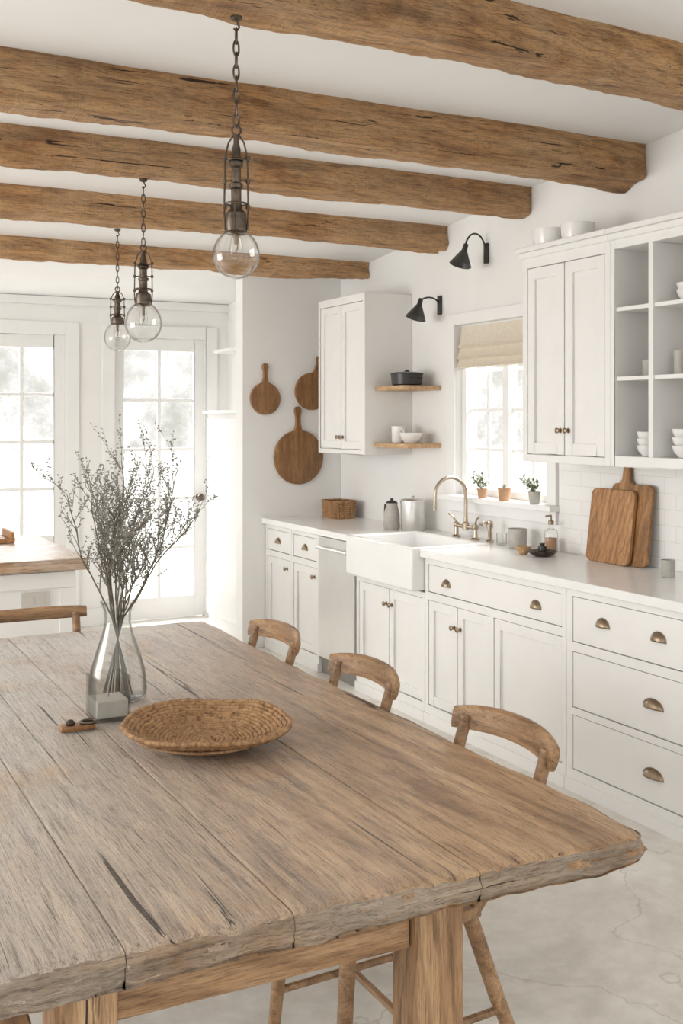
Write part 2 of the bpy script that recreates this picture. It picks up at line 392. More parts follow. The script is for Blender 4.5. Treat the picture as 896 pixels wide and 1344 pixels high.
def base_unit(y0,y1,label,zt=.88,openings=()):
    y0+=.0015; y1-=.0015
    e=thing('base_cabinet',((XF+XW)/2,(y0+y1)/2,0),label,'cabinet','white base cabinets')
    b=B(); b.box(XF+.022,XW-.003,y0,y1,0,zt)
    oz0=min(o[2] for o in openings); oz1=max(o[3] for o in openings)
    b.box(XF,XF+.0225,y0,y1,0,oz0); b.box(XF,XF+.0225,y0,y1,oz1,zt)
    b.box(XF-.012,XF,y0,y1,0,.055)
    return e,b
def fin(e,b,openings,y0,y1):
    y0+=.0015; y1-=.0015
    rows=sorted(set((o[2],o[3]) for o in openings))
    for (za,zb) in rows:
        cols=sorted([(o[0],o[1]) for o in openings if (o[2],o[3])==(za,zb)])
        edges=[y0]+[v for c in cols for v in c]+[y1]
        for q in range(0,len(edges),2):
            if edges[q+1]-edges[q]>.004: b.box(XF,XF+.0225,edges[q],edges[q+1],za,zb)
    for (r1,r2) in zip(rows,rows[1:]):
        if r2[0]-r1[1]>.001: b.box(XF,XF+.0225,y0,y1,r1[1],r2[0])
    return b.make('body',M_cab,e,bevel=.0012)
G=.0038
def door_in(e,o,name='door',fw=.05,flat=False):
    return shaker(e,XF+.0035,o[0]+G,o[1]-G,o[2]+G,o[3]-G,name,fw,flat)
for (y0,y1) in ((6.80,7.245),(6.37,6.80)):
    ops=[(y0+.035,y1-.03,.70,.85),(y0+.035,y1-.03,.10,.66)]
    e,b=base_unit(y0,y1,'white base cabinet with one drawer above one panelled door',.88,ops); fin(e,b,ops,y0,y1)
    d=door_in(e,ops[0],'drawer',flat=True); cup_pull(d,XF+.0035,(y0+y1)/2,.775,.035)
    d=door_in(e,ops[1]); knob(d,XF+.0035,y0+.075,.60)
y0,y1=5.07,5.86; ym2=(y0+y1)/2
ops=[(y0+.03,ym2,.10,.66),(ym2,y1-.03,.10,.66)]
e,b=base_unit(y0,y1,'white double-door base cabinet below the farmhouse sink',.69,ops); fin(e,b,ops,y0,y1)
d=door_in(e,ops[0]); knob(d,XF+.0035,ym2-.03,.57)
d=door_in(e,ops[1]); knob(d,XF+.0035,ym2+.03,.57)
y0,y1=3.88,5.07; ym2=4.76
ops=[(y0+.03,y1-.03,.70,.85),(y0+.03,4.435,.10,.66),(4.475,ym2,.10,.66),(ym2,y1-.03,.10,.66)]
e,b=base_unit(y0,y1,'wide white base cabinet with long drawer above three panelled doors',.88,ops); fin(e,b,ops,y0,y1)
d=door_in(e,ops[0],'drawer',flat=True); cup_pull(d,XF+.0035,4.86,.765,.034); cup_pull(d,XF+.0035,4.10,.77,.036)
d=door_in(e,ops[1])
d=door_in(e,ops[2]); knob(d,XF+.0035,ym2-.028,.55)
d=door_in(e,ops[3]); knob(d,XF+.0035,ym2+.028,.55)
y0,y1=2.82,3.88
ops=[(y0+.03,y1-.04,.65,.85),(y0+.03,y1-.04,.365,.61),(y0+.03,y1-.04,.095,.335)]
e,b=base_unit(y0,y1,'white three-drawer base cabinet with aged brass cup pulls',.88,ops); fin(e,b,ops,y0,y1)
d=door_in(e,ops[0],'drawer',flat=True); cup_pull(d,XF+.0035,3.64,.76,.04); cup_pull(d,XF+.0035,3.31,.76,.04)
d=door_in(e,ops[1],'drawer',flat=True); cup_pull(d,XF+.0035,3.34,.49,.055)
d=door_in(e,ops[2],'drawer',flat=True); cup_pull(d,XF+.0035,3.34,.215,.055)
e=thing('dishwasher',(3.38,6.115,0),'light stainless steel dishwasher with bar handle between base cabinets','dishwasher')
B().box(XF+.02,XW-.02,5.865,6.365,.0,.875).make('body',M_gap,e)
d=B().box(XF-.012,XF+.02,5.87,6.36,.11,.875).make('door',M_dw,e,bevel=.004)
b=B().tube([(XF-.045,5.90,.81),(XF-.045,6.33,.81)],.009,10)
b.tube([(XF-.045,5.93,.81),(XF-.012,5.93,.81)],.006,8).tube([(XF-.045,6.30,.81),(XF-.012,6.30,.81)],.006,8)
b.make('handle',M_steel,d)
sy0,sy1=5.075,5.85
b=B(); b.box(XF-.03,XW-.001,2.80,sy0,.882,.922); b.box(XF-.03,XW-.001,sy1,YP-.002,.882,.922); b.box(3.50,XW-.001,sy0,sy1,.882,.922)
meta(b.make('worktop',M_top,origin=(3.36,5,.88),bevel=.004),'long white stone worktop over the base cabinets','worktop')
b=B(); sx0,sx1=3.00,3.498; a0,a1=sy0+.002,sy1-.002; zb,zt=.70,.935; w=.028
def rect(x0,x1,y0,y1,z): return [(x0,y0,z),(x1,y0,z),(x1,y1,z),(x0,y1,z)]
b.v+=rect(sx0,sx1,a0,a1,zb)+rect(sx0,sx1,a0,a1,zt)+rect(sx0+w,sx1-w,a0+w,a1-w,zt)+rect(sx0+w+.01,sx1-w-.01,a0+w+.01,a1-w-.01,zb+.03)
b.f.append((3,2,1,0))
for L in range(3):
    for k in range(4):
        k2=(k+1)%4; b.f.append((L*4+k,L*4+k2,L*4+4+k2,L*4+4+k))
b.f.append((12,13,14,15))
meta(b.make('farmhouse_sink',M_cer,origin=(3.25,5.43,.70),bevel=.012),'white ceramic farmhouse apron sink set in the worktop','sink')

# ------------------------------------------------------------ upper cabinets
zq=1.39
e=thing('wall_cabinet',(3.505,6.56,zq),'white wall cabinet with two narrow doors beside wooden shelves','cabinet')
b=B().box(3.35,XW-.002,6.22,6.90,zq,2.43); b.box(3.33,3.35,6.22,6.25,zq,2.43).box(3.33,3.35,6.87,6.9,zq,2.43).box(3.33,3.35,6.25,6.87,zq,zq+.03).box(3.33,3.35,6.25,6.87,2.38,2.43)
b.make('body',M_cab,e,bevel=.002)
for (a,c,s) in ((6.25,6.56,1),(6.56,6.87,-1)):
    d=shaker(e,3.333,a+G,c-G,zq+.03+G,2.38-G); 
    knob(d,3.333,6.56-s*.028,1.50)
zb=1.41
e=thing('wall_cabinet',(3.505,4.21,zb),'white double-door wall cabinet with crown moulding beside open cubbies','cabinet')
y0,y1,zt=3.885,4.54,2.40
b=B().box(3.352,XW-.014,y0,y1,zb,zt+.05); b.box(3.33,3.353,y0,y0+.035,zb,zt+.05).box(3.33,3.353,y1-.035,y1,zb,zt+.05).box(3.33,3.353,y0+.035,y1-.035,zb,zb+.035).box(3.33,3.353,y0+.035,y1-.035,zt-.03,zt+.05)
b.make('body',M_cab,e,bevel=.002)
ym2=(y0+y1)/2
for (a,c,s) in ((y0+.035,ym2,1),(ym2,y1-.035,-1)):
    d=shaker(e,3.333,a+G,c-G,zb+.035+G,zt-.03-G,fw=.055); knob(d,3.333,ym2-s*.03,1.565)
B().box(3.30,XW-.014,y0,y1+.03,zt+.05,zt+.075).box(3.315,XW-.014,y0,y1+.015,zt+.02,zt+.05).make('crown',M_cab,e,bevel=.004)
e=thing('open_wall_cabinet',(3.505,3.37,zb),'white open-front wall cabinet divided into cubbies holding bowls','cabinet')
y0c,y1c=2.86,3.884
b=B(); b.box(XW-.03,XW-.014,y0c,y1c,zb,zt+.05); b.box(3.33,XW-.03,y1c-.03,y1c,zb,zt+.05); b.box(3.33,XW-.03,y0c,y0c+.03,zb,zt+.05)
b.box(3.33,XW-.03,y0c+.03,y1c-.03,zt-.02,zt+.05); b.box(3.33,XW-.03,y0c+.03,y1c-.03,zb,zb+.045)
divs=[3.625,3.245]
for dv in divs: b.box(3.33,XW-.03,dv-.014,dv+.014,zb+.045,zt-.02)
b.make('body',M_cab,e,bevel=.002)
eds=[y1c-.03]+[v for d in divs for v in (d+.014,d-.014)]+[y0c+.03]
for q in range(0,len(eds),2):
    for z in (1.80,2.11): B().box(3.34,XW-.03,eds[q+1],eds[q],z-.009,z+.009).make('shelf',M_cab,e,bevel=.001)
B().box(3.30,XW-.014,y0c-.03,y1c,zt+.05,zt+.075).box(3.315,XW-.014,y0c-.015,y1c,zt+.02,zt+.05).make('crown',M_cab,e,bevel=.004)

def bowl(name,x,y,z,r,h,label,mat=M_cer,group=None,cat='bowl'):
    p=[(0,0),(r*.5,0),(r*.55,h*.05),(r*.85,h*.45),(r,h),(r*.95,h),(r*.8,h*.48),(r*.5,h*.14),(0,h*.12)]
    return meta(B().lathe(p,(x,y,z),32).make(name,mat,origin=(x,y,z)),label,cat,group)
def cup(name,x,y,z,r,h,label,mat=M_cer,cat='cup',handle=True):
    b=B().lathe([(0,0),(r*.85,0),(r*.95,h*.1),(r,h),(r*.92,h),(r*.85,h*.12),(0,h*.1)],(x,y,z),28)
    if handle: b.tube([(x,y-r*.95+ .0,z+h*.8),(x,y-r*1.5,z+h*.75),(x,y-r*1.6,z+h*.45),(x,y-r*.92,z+h*.22)],r*.13,8)
    return meta(b.make(name,mat,origin=(x,y,z)),label,cat)
def deepbowl(x,y,z,r,h,label):
    p=[(0,0),(r*.8,0),(r*.92,h*.08),(r*.97,h*.4),(r,h),(r*.95,h),(r*.9,h*.4),(r*.8,h*.14),(0,h*.12)]
    return meta(B().lathe(p,(x,y,z),32).make('bowl',M_cer,origin=(x,y,z)),label,'bowl')
deepbowl(3.42,4.43,2.476,.092,.085,'white straight-sided ceramic bowl on top of the wall cabinet')
deepbowl(3.42,4.22,2.476,.082,.082,'smaller white ceramic bowl on top of the wall cabinet')
for z in (0,.028): bowl('bowl',3.45,3.51,2.12+z,.062,.05,'small white bowl stacked in an open cubby',group='stacked bowls in cubby')
cup('cup',3.42,3.72,1.81,.038,.07,'pale grey mug in an open cubby',M_grey)
cup('cup',3.42,3.54,1.81,.03,.10,'grey tumbler in an open cubby',M_grey,handle=False)
for z in (0,.03,.06): bowl('bowl',3.42,3.73,1.456+z,.056,.048,'small white bowl stacked in the bottom cubby',group='stacked bowls in bottom cubby')
for z in (0,.035,.07): bowl('bowl',3.42,3.50,1.456+z,.066,.052,'white bowl stacked in the wider bottom cubby',group='stacked bowls in wide cubby')
bowl('bowl',3.45,3.40,1.81,.05,.05,'small white bowl on the middle cubby shelf')

for z,t in ((1.80,'upper'),(1.44,'lower')):
    b=B(); nx=10
    for zz in (z,z+.028):
        for k in range(nx+1):
            y=5.86+(6.215-5.86)*k/nx; b.v.append((3.40+.008*math.sin(k*1.7+z*5),y,zz)); b.v.append((XW-.001,y,zz))
    m=2*(nx+1)
    for k in range(nx):
        i=2*k; b.f+=[(i,i+2,i+3,i+1),(m+i,m+i+1,m+i+3,m+i+2),(i,m+i,m+i+2,i+2),(i+1,i+3,m+i+3,m+i+1)]
    b.f+=[(0,1,m+1,m),(m-2,2*m-2,2*m-1,m-1)]
    meta(b.make('wall_shelf',M_shelf,origin=(3.54,6.04,z),bevel=.003),f'{t} light wooden floating shelf beside the wall cabinet','shelf','wooden floating shelves')
x,y,z=3.53,6.03,1.829
e=thing('cooking_pot',(x,y,z),'black enamel cooking pot with lid on the upper wooden shelf','pot')
B().lathe([(0,0),(.08,0),(.096,.01),(.102,.075),(.106,.078),(.097,.078),(.09,.012),(0,.01)],(x,y,z),28).make('body',M_black,e)
B().lathe([(.104,.079),(.07,.087),(.02,.09),(.012,.094),(.014,.102),(0,.104)],(x,y,z),28).make('lid',M_black,e)
for s in (1,-1):
    B().tube([(x-.03*1,y+s*.092,z+.05),(x-.028,y+s*.12,z+.055),(x+.028,y+s*.12,z+.055),(x+.03,y+s*.092,z+.05)],.006,8).make('handle',M_black,e)
cup('cup',3.52,6.12,1.469,.045,.105,'tall white ceramic jug on the lower wooden shelf')
bowl('bowl',3.53,5.98,1.469,.075,.065,'white ceramic bowl on the lower wooden shelf')

def sconce(y,z,reach,rise,label):
    e=thing('wall_sconce',(XW,y,z),label,'wall lamp','black wall sconces')
    B().box(XW-.016,XW-.0005,y-.02,y+.02,z-.06,z+.06).make('wall_plate',M_black,e,bevel=.005)
    pts=[]
    for k in range(13):
        a=math.pi*k/12*.95
        pts.append((XW-.012-reach*(1-math.cos(a))/2*1.0,y,z+rise*math.sin(a)))
    B().tube(pts,.0055,8).make('arm',M_black,e)
    xe,ze=pts[-1][0],pts[-1][2]
    rot=Matrix.Rotation(math.radians(18),3,'Y')
    B().lathe([(0,.028),(.014,.028),(.016,-.01),(.026,-.028),(.062,-.095),(.065,-.10),(.060,-.098),(.024,-.032),(0,-.02)],(xe,y,ze),28,rot).make('lamp_shade',M_black,e)
    B().lathe([(0,-.02),(.012,-.03),(.02,-.05),(.018,-.07),(0,-.08)],(xe,y,ze),16,rot).make('bulb',M_candle,e)
sconce(5.36,2.585,.145,.11,'black gooseneck wall sconce mounted above the sink window')
sconce(5.87,2.33,.14,.045,'black gooseneck wall sconce beside the window casing')

def roundboard(x,z,r,hl,lean,label,seed,mat=M_board2):
    b=B(); n=48; Y1=YP-.001; t=.022
    outl=[]
    for k in range(n):
        a=-math.pi/2+ .0 +2*math.pi*k/n
        outl.append((r*math.cos(a),r*math.sin(a)))
    out=[]
    hw=.016+r*.06
    for (a,c) in outl:
        if c>0 and abs(a)<hw*1.6: continue
        out.append((a,c))
    idx=max(i for i,(a,c) in enumerate(out) if c>0 and a>0)
    top=r+hl
    h=[(hw*1.1,r*1.0),(hw*.75,r+hl*.25),(hw*.7,r+hl*.55),(hw*1.05,r+hl*.8),(hw*.9,r+hl*.95),(hw*.4,top),(-hw*.4,top),(-hw*.9,r+hl*.95),(-hw*1.05,r+hl*.8),(-hw*.7,r+hl*.55),(-hw*.75,r+hl*.25),(-hw*1.1,r*1.0)]
    out=out[:idx+1]+h+out[idx+1:]
    cs,sn=math.cos(lean),math.sin(lean)
    m=len(out)
    for yy in (Y1,Y1-t):
        for (a,c) in out: b.v.append((x+a*cs-c*sn,yy,z+a*sn+c*cs))
    b.f+=[tuple(range(m)),tuple(reversed(range(m,2*m)))]
    for k in range(m):
        k2=(k+1)%m; b.f.append((k,k+m,k2+m,k2))
    meta(b.make('round_wooden_board',mat,origin=(x,Y1,z),bevel=.005,ang=50),label,'serving board','round boards hung on the wall')
roundboard(3.075,1.765,.115,.135,0,'small round brown wooden board with short handle on white wall',1)
roundboard(3.335,1.345,.195,.17,.02,'large round brown wooden board with long handle on white wall',2)
roundboard(3.44,1.82,.135,.13,-.25,'tilted round brown wooden board hung behind the wall cabinet',3)

# ------------------------------------------------------------ counter things
Z=.923
x,y=3.53,6.98; b=B()
for j in range(9):
    zz=Z+.006+j*.014; w=.115+.010*j/8; d=.08+.01*j/8; pts=[]
    for k in range(60):
        a=2*math.pi*k/60; c,s_=math.cos(a),math.sin(a); q=4
        rr=(abs(c)**q+abs(s_)**q)**(-1/q); wob=.004*math.cos(k*math.pi/2+j*math.pi)
        pts.append((x+(d+wob)*c*rr,y+(w+wob)*s_*rr,zz))
    b.tube(pts,.0085,6,closed=True)
b.box(x-.075,x+.075,y-.11,y+.11,Z,Z+.01)
meta(b.make('basket',M_straw,origin=(x,y,Z)),'small brown woven basket on the worktop in the corner','basket')
x,y=3.54,5.97
e=thing('canister',(x,y,Z),'pale metal lidded canister on the worktop','canister')
B().lathe([(0,0),(.075,0),(.078,.004),(.078,.17),(.075,.173),(0,.173)],(x,y,Z),36).make('body',M_steel,e)
B().lathe([(.08,.168),(.08,.19),(.07,.197),(.02,.2),(.008,.205),(.014,.215),(0,.219)],(x,y,Z),36).make('lid',M_steel,e)
x,y=3.46,6.10
e=thing('pitcher',(x,y,Z),'grey pitcher with black handle and lid beside the canister','pitcher')
B().lathe([(0,0),(.048,0),(.052,.01),(.05,.10),(.036,.15),(.038,.165),(.034,.165),(0,.15)],(x,y,Z),28).make('body',M_grey,e)
B().tube([(x,y+.036,Z+.15),(x,y+.085,Z+.15),(x,y+.09,Z+.09),(x,y+.05,Z+.04)],.007,8).make('handle',M_black,e)
B().lathe([(.038,.165),(.03,.178),(.01,.183),(.01,.195),(0,.198)],(x,y,Z),24).make('lid',M_black,e)
x,y=3.57,5.42
e=thing('faucet',(x,y,Z),'warm nickel bridge faucet with tall gooseneck spout behind the sink','faucet')
pts=[(x,y,Z+.06),(x,y,Z+.22)]
for k in range(1,13):
    a=math.pi*k/12; pts.append((x-.105+.105*math.cos(a),y,Z+.26+.105*math.sin(a)*.95))
pts.append((x-.212,y,Z+.17))
B().tube(pts,.0105,12).make('spout',M_nickel,e)
b=B().tube([(x,y-.11,Z+.07),(x,y+.11,Z+.07)],.011,10)
for s in (-1,1): b.lathe([(.026,0),(.026,.008),(.014,.016),(.012,.06),(.018,.068),(.018,.085),(.01,.09),(0,.092)],(x,y+s*.1,Z),20)
b.lathe([(0,.05),(.018,.05),(.02,.09),(.012,.1),(.012,.12),(0,.12)],(x,y,Z),20)
b.make('bridge_body',M_nickel,e)
for s in (-1,1):
    B().tube([(x,y+s*.1,Z+.09),(x-.012,y+s*.13,Z+.125),(x-.016,y+s*.155,Z+.135)],[.006,.0055,.008],8).make('handle',M_nickel,e)
x,y=3.58,5.19
e=thing('side_sprayer',(x,y,Z),'warm nickel side sprayer standing beside the faucet','sprayer')
B().lathe([(0,0),(.022,0),(.022,.008),(.012,.016),(.011,.07),(.02,.09),(.016,.12),(0,.125)],(x,y,Z),20).make('body',M_nickel,e)
B().tube([(x,y,Z+.105),(x-.045,y,Z+.115),(x-.06,y,Z+.10)],[.008,.008,.012],10).make('nozzle',M_nickel,e)
cup('jar',3.57,5.06,Z,.03,.065,'small clear glass jar beside the faucet',M_glassv,'jar',False)
cup('pot',3.56,4.90,Z,.052,.105,'grey stoneware utensil pot on the worktop by the window',M_grey,'pot',False)
bowl('dish',3.46,4.55,Z,.075,.028,'dark shallow dish on the worktop',M_iron,cat='dish')
bowl('bowl',3.43,4.67,Z,.04,.04,'tiny pale bowl on the worktop beside the dark dish',M_shelf)
x,y=3.60,4.66
e=thing('soap_bottle',(x,y,Z),'amber and clear glass soap bottle on the worktop','bottle')
B().lathe([(0,0),(.034,0),(.036,.005),(.036,.10),(.03,.115),(.012,.125),(.012,.145),(0,.145)],(x,y,Z),24).make('body',M_glassv,e)
B().lathe([(0,.004),(.031,.004),(.031,.075),(0,.075)],(x,y,Z),24).make('liquid',M_terra,e)
B().lathe([(0,.145),(.015,.145),(.015,.165),(.005,.168),(.005,.195),(0,.195)],(x,y,Z),16).tube([(x,y,Z+.192),(x-.035,y,Z+.19)],.005,8).make('pump',M_brass,e)
cup('cup',3.50,3.70,Z,.032,.075,'small grey stoneware cup on the worktop',M_grey,handle=False)
x,y=3.46,4.55
meta(B().lathe([(0,0),(.018,0),(.024,.02),(.02,.045),(.012,.05),(.014,.06),(0,.062)],(x,y,Z+.006),20).make('ceramic_shaker',M_black,origin=(x,y,Z+.006)),'small black shaker sitting in the dark dish','shaker')
def cboard(y0,y1,h,hh,xb,label,mat,hy):
    b=B(); t=.02; lean=.045/ h
    out=[]; r=.03
    for (cy,cz,a0) in ((y1-r,r,-90),(y1-r,h-r,0)):
        for k in range(5):
            a=math.radians(a0+90*k/4); out.append((cy+r*math.cos(a),cz+r*math.sin(a)))
    if hh: out+=[(hy+.045,h),(hy+.026,h+.02),(hy+.022,h+hh-.03),(hy+.026,h+hh-.01),(hy+.014,h+hh),(hy-.014,h+hh),(hy-.026,h+hh-.01),(hy-.022,h+hh-.03),(hy-.026,h+.02),(hy-.045,h)]
    for (cy,cz,a0) in ((y0+r,h-r,90),(y0+r,r,180)):
        for k in range(5):
            a=math.radians(a0+90*k/4); out.append((cy+r*math.cos(a),cz+r*math.sin(a)))
    m=len(out)
    for dx in (0,t):
        for (yy,zz) in out: b.v.append((xb+dx+zz*lean,yy,Z+zz+.001))
    b.f+=[tuple(range(m)),tuple(reversed(range(m,2*m)))]
    for k in range(m):
        k2=(k+1)%m; b.f.append((k,k+m,k2+m,k2))
    meta(b.make('cutting_board',mat,origin=(xb,(y0+y1)/2,Z),bevel=.003,ang=50),label,'cutting board','wooden cutting boards')
cboard(3.94,4.22,.385,.11,3.588,'worn wooden cutting board with handle leaning on the tiles',M_board2,4.13)
cboard(4.03,4.34,.355,0,3.562,'warm brown square cutting board leaning against another board',M_board,4.2)
def leafy(x,y,z,h,n,label,potmat,r=.035,seed=1,spread=.10,ls=.020):
    e=thing('potted_plant',(x,y,z),label,'plant','small plants on the window sill')
    B().lathe([(0,0),(r*.8,0),(r,r*1.7),(r*1.06,r*1.7),(r*1.06,r*1.95),(r*.92,r*1.95),(r*.9,r*1.6),(0,r*1.6)],(x,y,z),24).make('pot',potmat,e)
    rr=random.Random(seed); b=B()
    for k in range(n):
        a=rr.uniform(0,6.28); l=h*rr.uniform(.4,1); sp=rr.uniform(.1,1)*spread*.6
        p0=Vector((x,y,z+r*1.6)); p1=Vector((x-abs(math.cos(a))*sp*.5,y+math.sin(a)*sp,z+r*1.6+l))
        b.tube([p0,(p0+p1)/2+Vector((0,0,.01)),p1],.0010,5)
        for q in range(5):
            p=p0.lerp(p1,.35+.16*q); d=Vector((rr.uniform(-1,.4),rr.uniform(-1,1),rr.uniform(-.5,.8))).normalized()*ls
            s=d.cross(Vector((0,0,1))).normalized()*ls*.3
            i=len(b.v); b.v+=[tuple(p),tuple(p+d*.5+s),tuple(p+d),tuple(p+d*.5-s)]; b.f.append((i,i+1,i+2,i+3))
    b.make('leaves',M_leaf,e)
leafy(XW-.036,5.36,wz0+.001,.12,18,'green seedling in a small clay pot on the window sill',M_terra,.028,3,.17,.028)
leafy(XW-.036,5.14,wz0+.001,.05,5,'sprouting plant in a pale clay pot on the window sill',M_terra,.036,4,.05,.014)
leafy(XW-.036,4.86,wz0+.001,.09,20,'bushy green plant in a grey pot on the window sill',M_grey,.034,5,.20,.026)

# ------------------------------------------------------------ pantry in recess
e=thing('tall_cabinet',(3.15,7.83,0),'tall white pantry cabinet in the recess behind the wall end','cabinet')
B().box(3.02,3.318,7.45,8.25,0,1.66).make('body',M_cab,e,bevel=.003)
d=B().box(3.0,3.02,7.46,8.24,.1,1.62).make('door',M_cab,e,bevel=.003)
B().tube([(2.975,8.18,1.0),(2.975,8.18,1.35)],.008,8).tube([(2.975,8.18,1.02),(3.0,8.18,1.02)],.006,6).tube([(2.975,8.18,1.33),(3.0,8.18,1.33)],.006,6).make('handle',M_steel,d)
meta(B().box(2.98,3.318,7.42,8.28,1.661,1.685).make('pantry_top',M_trim,origin=(3.15,7.85,1.661),bevel=.003),'white painted board on top of the pantry cabinet','board')
meta(B().box(3.06,3.319,7.45,8.25,2.14,2.165).make('wall_shelf',M_cab,origin=(3.15,7.85,2.14),bevel=.003),'white shelf fixed in the recess above the pantry','shelf')

# ------------------------------------------------------------ island
e=thing('kitchen_island',(.25,6.1,0),'white kitchen island with wooden top near the french doors','kitchen island')
b=B().box(-1.2,1.32,5.55,6.65,0,.87)
for (xa,xb_) in ((-1.2,-1.12),(.02,.10),(1.245,1.325)): b.box(xa,xb_,5.537,5.549,.121,.779)
b.box(-1.2,1.325,5.537,5.549,.78,.86)
b.box(-1.2,1.328,5.532,5.549,.0,.12); b.make('body',M_cab,e,bevel=.002)
B().box(-1.25,1.375,5.48,6.72,.871,.928).make('countertop',M_island,e,bevel=.006)
o=B().box(1.06,1.19,5.540,5.549,.69,.765).box(1.08,1.115,5.537,5.5395,.708,.747).box(1.135,1.17,5.537,5.5395,.708,.747).make('power_outlet',M_outlet,origin=(1.12,5.549,.72))
meta(o,'white double power outlet on the island panel','power outlet')
x,y=.95,6.45
o=B().box(x-.28,x+.22,y-.14,y+.14,.929,.951).box(x-.28,x-.26,y-.14,y+.14,.951,.991).box(x+.2,x+.22,y-.14,y+.14,.951,.991).make('serving_tray',M_board,origin=(x,y,.929),bevel=.004)
meta(o,'brown wooden serving tray on the island','tray')

# ------------------------------------------------------------ table
TX0,TX1,TY0,TY1,TZ,TT=.22,1.61,1.755,4.50,.76,.064
e=thing('dining_table',((TX0+TX1)/2,(TY0+TY1)/2,0),'long rustic weathered wooden farmhouse dining table with thick plank top','table')
b=B()
gaps=[TX0,.50,.80,1.19,TX1]
def edgeN(y,s): return noise.noise(Vector((y*2.2,s,0)))*.014+noise.noise(Vector((y*9,s,3)))*.006+noise.noise(Vector((y*24,s,3)))*.002
us=[0,.006,.02,.05]+[.08+.86*k/22 for k in range(23)]+[.965,.985,.995,1]; vs=[0,.0012,.003,.006,.010,.015]+[.022+.955*k/130 for k in range(131)]+[.99,.998,1]
edv={0:.014,.0012:.008,.003:.0045,.006:.002,.010:.0008}
def fyn(x):
    ch=max(0,noise.noise(Vector((x*6,11,2)))-.15)
    return noise.noise(Vector((x*3,1.5,0)))*.014+noise.noise(Vector((x*11,4,0)))*.007+noise.noise(Vector((x*34,4,0)))*.004+ch*.03
for q in range(4):
    a,c=gaps[q],gaps[q+1]; g=.0008; i=len(b.v)
    def top(u,v):
        y=TY0+(TY1-TY0)*v; x=a+g+(c-a-2*g)*u
        if q==3: x=a+g+(c-a-2*g+edgeN(y,5))*u
        if q==0: x=c-g-(c-a-2*g+edgeN(y,9))*(1-u)
        yy=y+fyn(x)*(1-v)**14 - fyn(x+5)*v**10
        if q==3 and u>.84:
            k=(u-.84)/.16; yy+=.030*k**2.5*(1-v)**30; yy-=.02*k**2*v**30
        z=TZ+noise.noise(Vector((x*6,y*.9,q*3)))*.0028+noise.noise(Vector((x*34,y*2,q*3)))*.0014
        z-=max(0,noise.noise(Vector((x*8,3,7)))-.1)*.016*(1-v)**60
        return x,yy,z
    grid=[]
    for v in vs:
        row=[]
        for u in us:
            x,y,z=top(u,v); ed=0
            ro=(q==3 and u>.5) or (q==0 and u<.5)
            if u in (0,1): ed=.012 if ro else .0014
            elif u in(.006,.995): ed=.005 if ro else .0005
            elif u in(.02,.985) and ro: ed=.0015
            rg_=.5+1.0*abs(noise.noise(Vector((x*16,3,3))))
            ed=max(ed,edv.get(v,0)*rg_)
            if v==1: ed=max(ed,.010)
            if v==.998: ed=max(ed,.004)
            row.append((x,y,z-ed))
        grid.append(row)
    nv=len(vs); nu=len(us)
    for row in grid:
        for p in row: b.v.append(p)
    off=nv*nu
    for r,v in enumerate(vs):
        for s_,u in enumerate(us):
            x,y,z=grid[r][s_]
            b.v.append((x,y+(.010 if v==0 else -.008 if v==1 else 0)*(1+noise.noise(Vector((x*9,1,2)))),TZ-TT+.010*noise.noise(Vector((x*5,y*3,7)))+.004*noise.noise(Vector((x*18,y*9,7)))))
    for r in range(nv-1):
        for s_ in range(nu-1):
            k=i+r*nu+s_; b.f.append((k,k+1,k+nu+1,k+nu)); k+=off; b.f.append((k,k+nu,k+nu+1,k+1))
    ring=[(0,s_) for s_ in range(nu)]+[(r,nu-1) for r in range(1,nv)]+[(nv-1,s_) for s_ in range(nu-2,-1,-1)]+[(r,0) for r in range(nv-2,0,-1)]
    mids=[]
    for lvl in (.12,.25,.4,.55,.7,.85):
        cur=[]
        for (r,s_) in ring:
            p=Vector(b.v[i+r*nu+s_]); w=Vector(b.v[i+off+r*nu+s_]); m_=p.lerp(w,lvl)
            d=noise.noise(Vector((m_.x*9,m_.y*5,lvl*6)))*.008+noise.noise(Vector((m_.x*22,m_.y*15,lvl*12)))*.006+noise.noise(Vector((m_.x*60,m_.y*30,lvl*30)))*.002-.006*math.sin(lvl*math.pi)
            if r==0: m_.y+=d
            if r==nv-1: m_.y-=d
            if s_==nu-1 and q==3: m_.x-=d
            if s_==0 and q==0: m_.x+=d
            cur.append(len(b.v)); b.v.append(tuple(m_))
        mids.append(cur)
    n=len(ring)
    L=[[i+r*nu+s_ for r,s_ in ring]]+mids+[[i+off+r*nu+s_ for r,s_ in ring]]
    for l in range(len(L)-1):
        for k in range(n):
            k2=(k+1)%n; b.f.append((L[l][k],L[l+1][k],L[l+1][k2],L[l][k2]))
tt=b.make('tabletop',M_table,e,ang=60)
tt.data.materials.append(M_tedge)
for pl in tt.data.polygons:
    if abs(pl.normal.y)>.72 and abs(pl.normal.z)<.65: pl.material_index=1
def leg(x0,x1,y0,y1):
    b=B(); n=24
    for k in range(n+1):
        z=.686*k/n
        for (cx,cy) in ((x0,y0),(x1,y0),(x1,y1),(x0,y1)):
            j=noise.noise(Vector((cx*8,cy*8,z*4)))*.006; b.v.append((cx+j,cy+j*.7,z))
    for k in range(n):
        for m in range(4):
            m2=(m+1)%4; b.f.append((k*4+m,k*4+m2,k*4+4+m2,k*4+4+m))
    b.f+=[(3,2,1,0),tuple(n*4+k for k in range(4))]
    b.make('leg',M_tableleg,e,bevel=.006)
for xa in (.43,1.165):
    for ya in (1.95,4.25): leg(xa,xa+.115,ya,ya+.105)
B().box(.546,1.164,1.975,2.015,.525,.686).make('apron',M_apron,e,bevel=.004)
B().box(.546,1.164,4.285,4.325,.525,.686).make('apron',M_apron,e,bevel=.004)
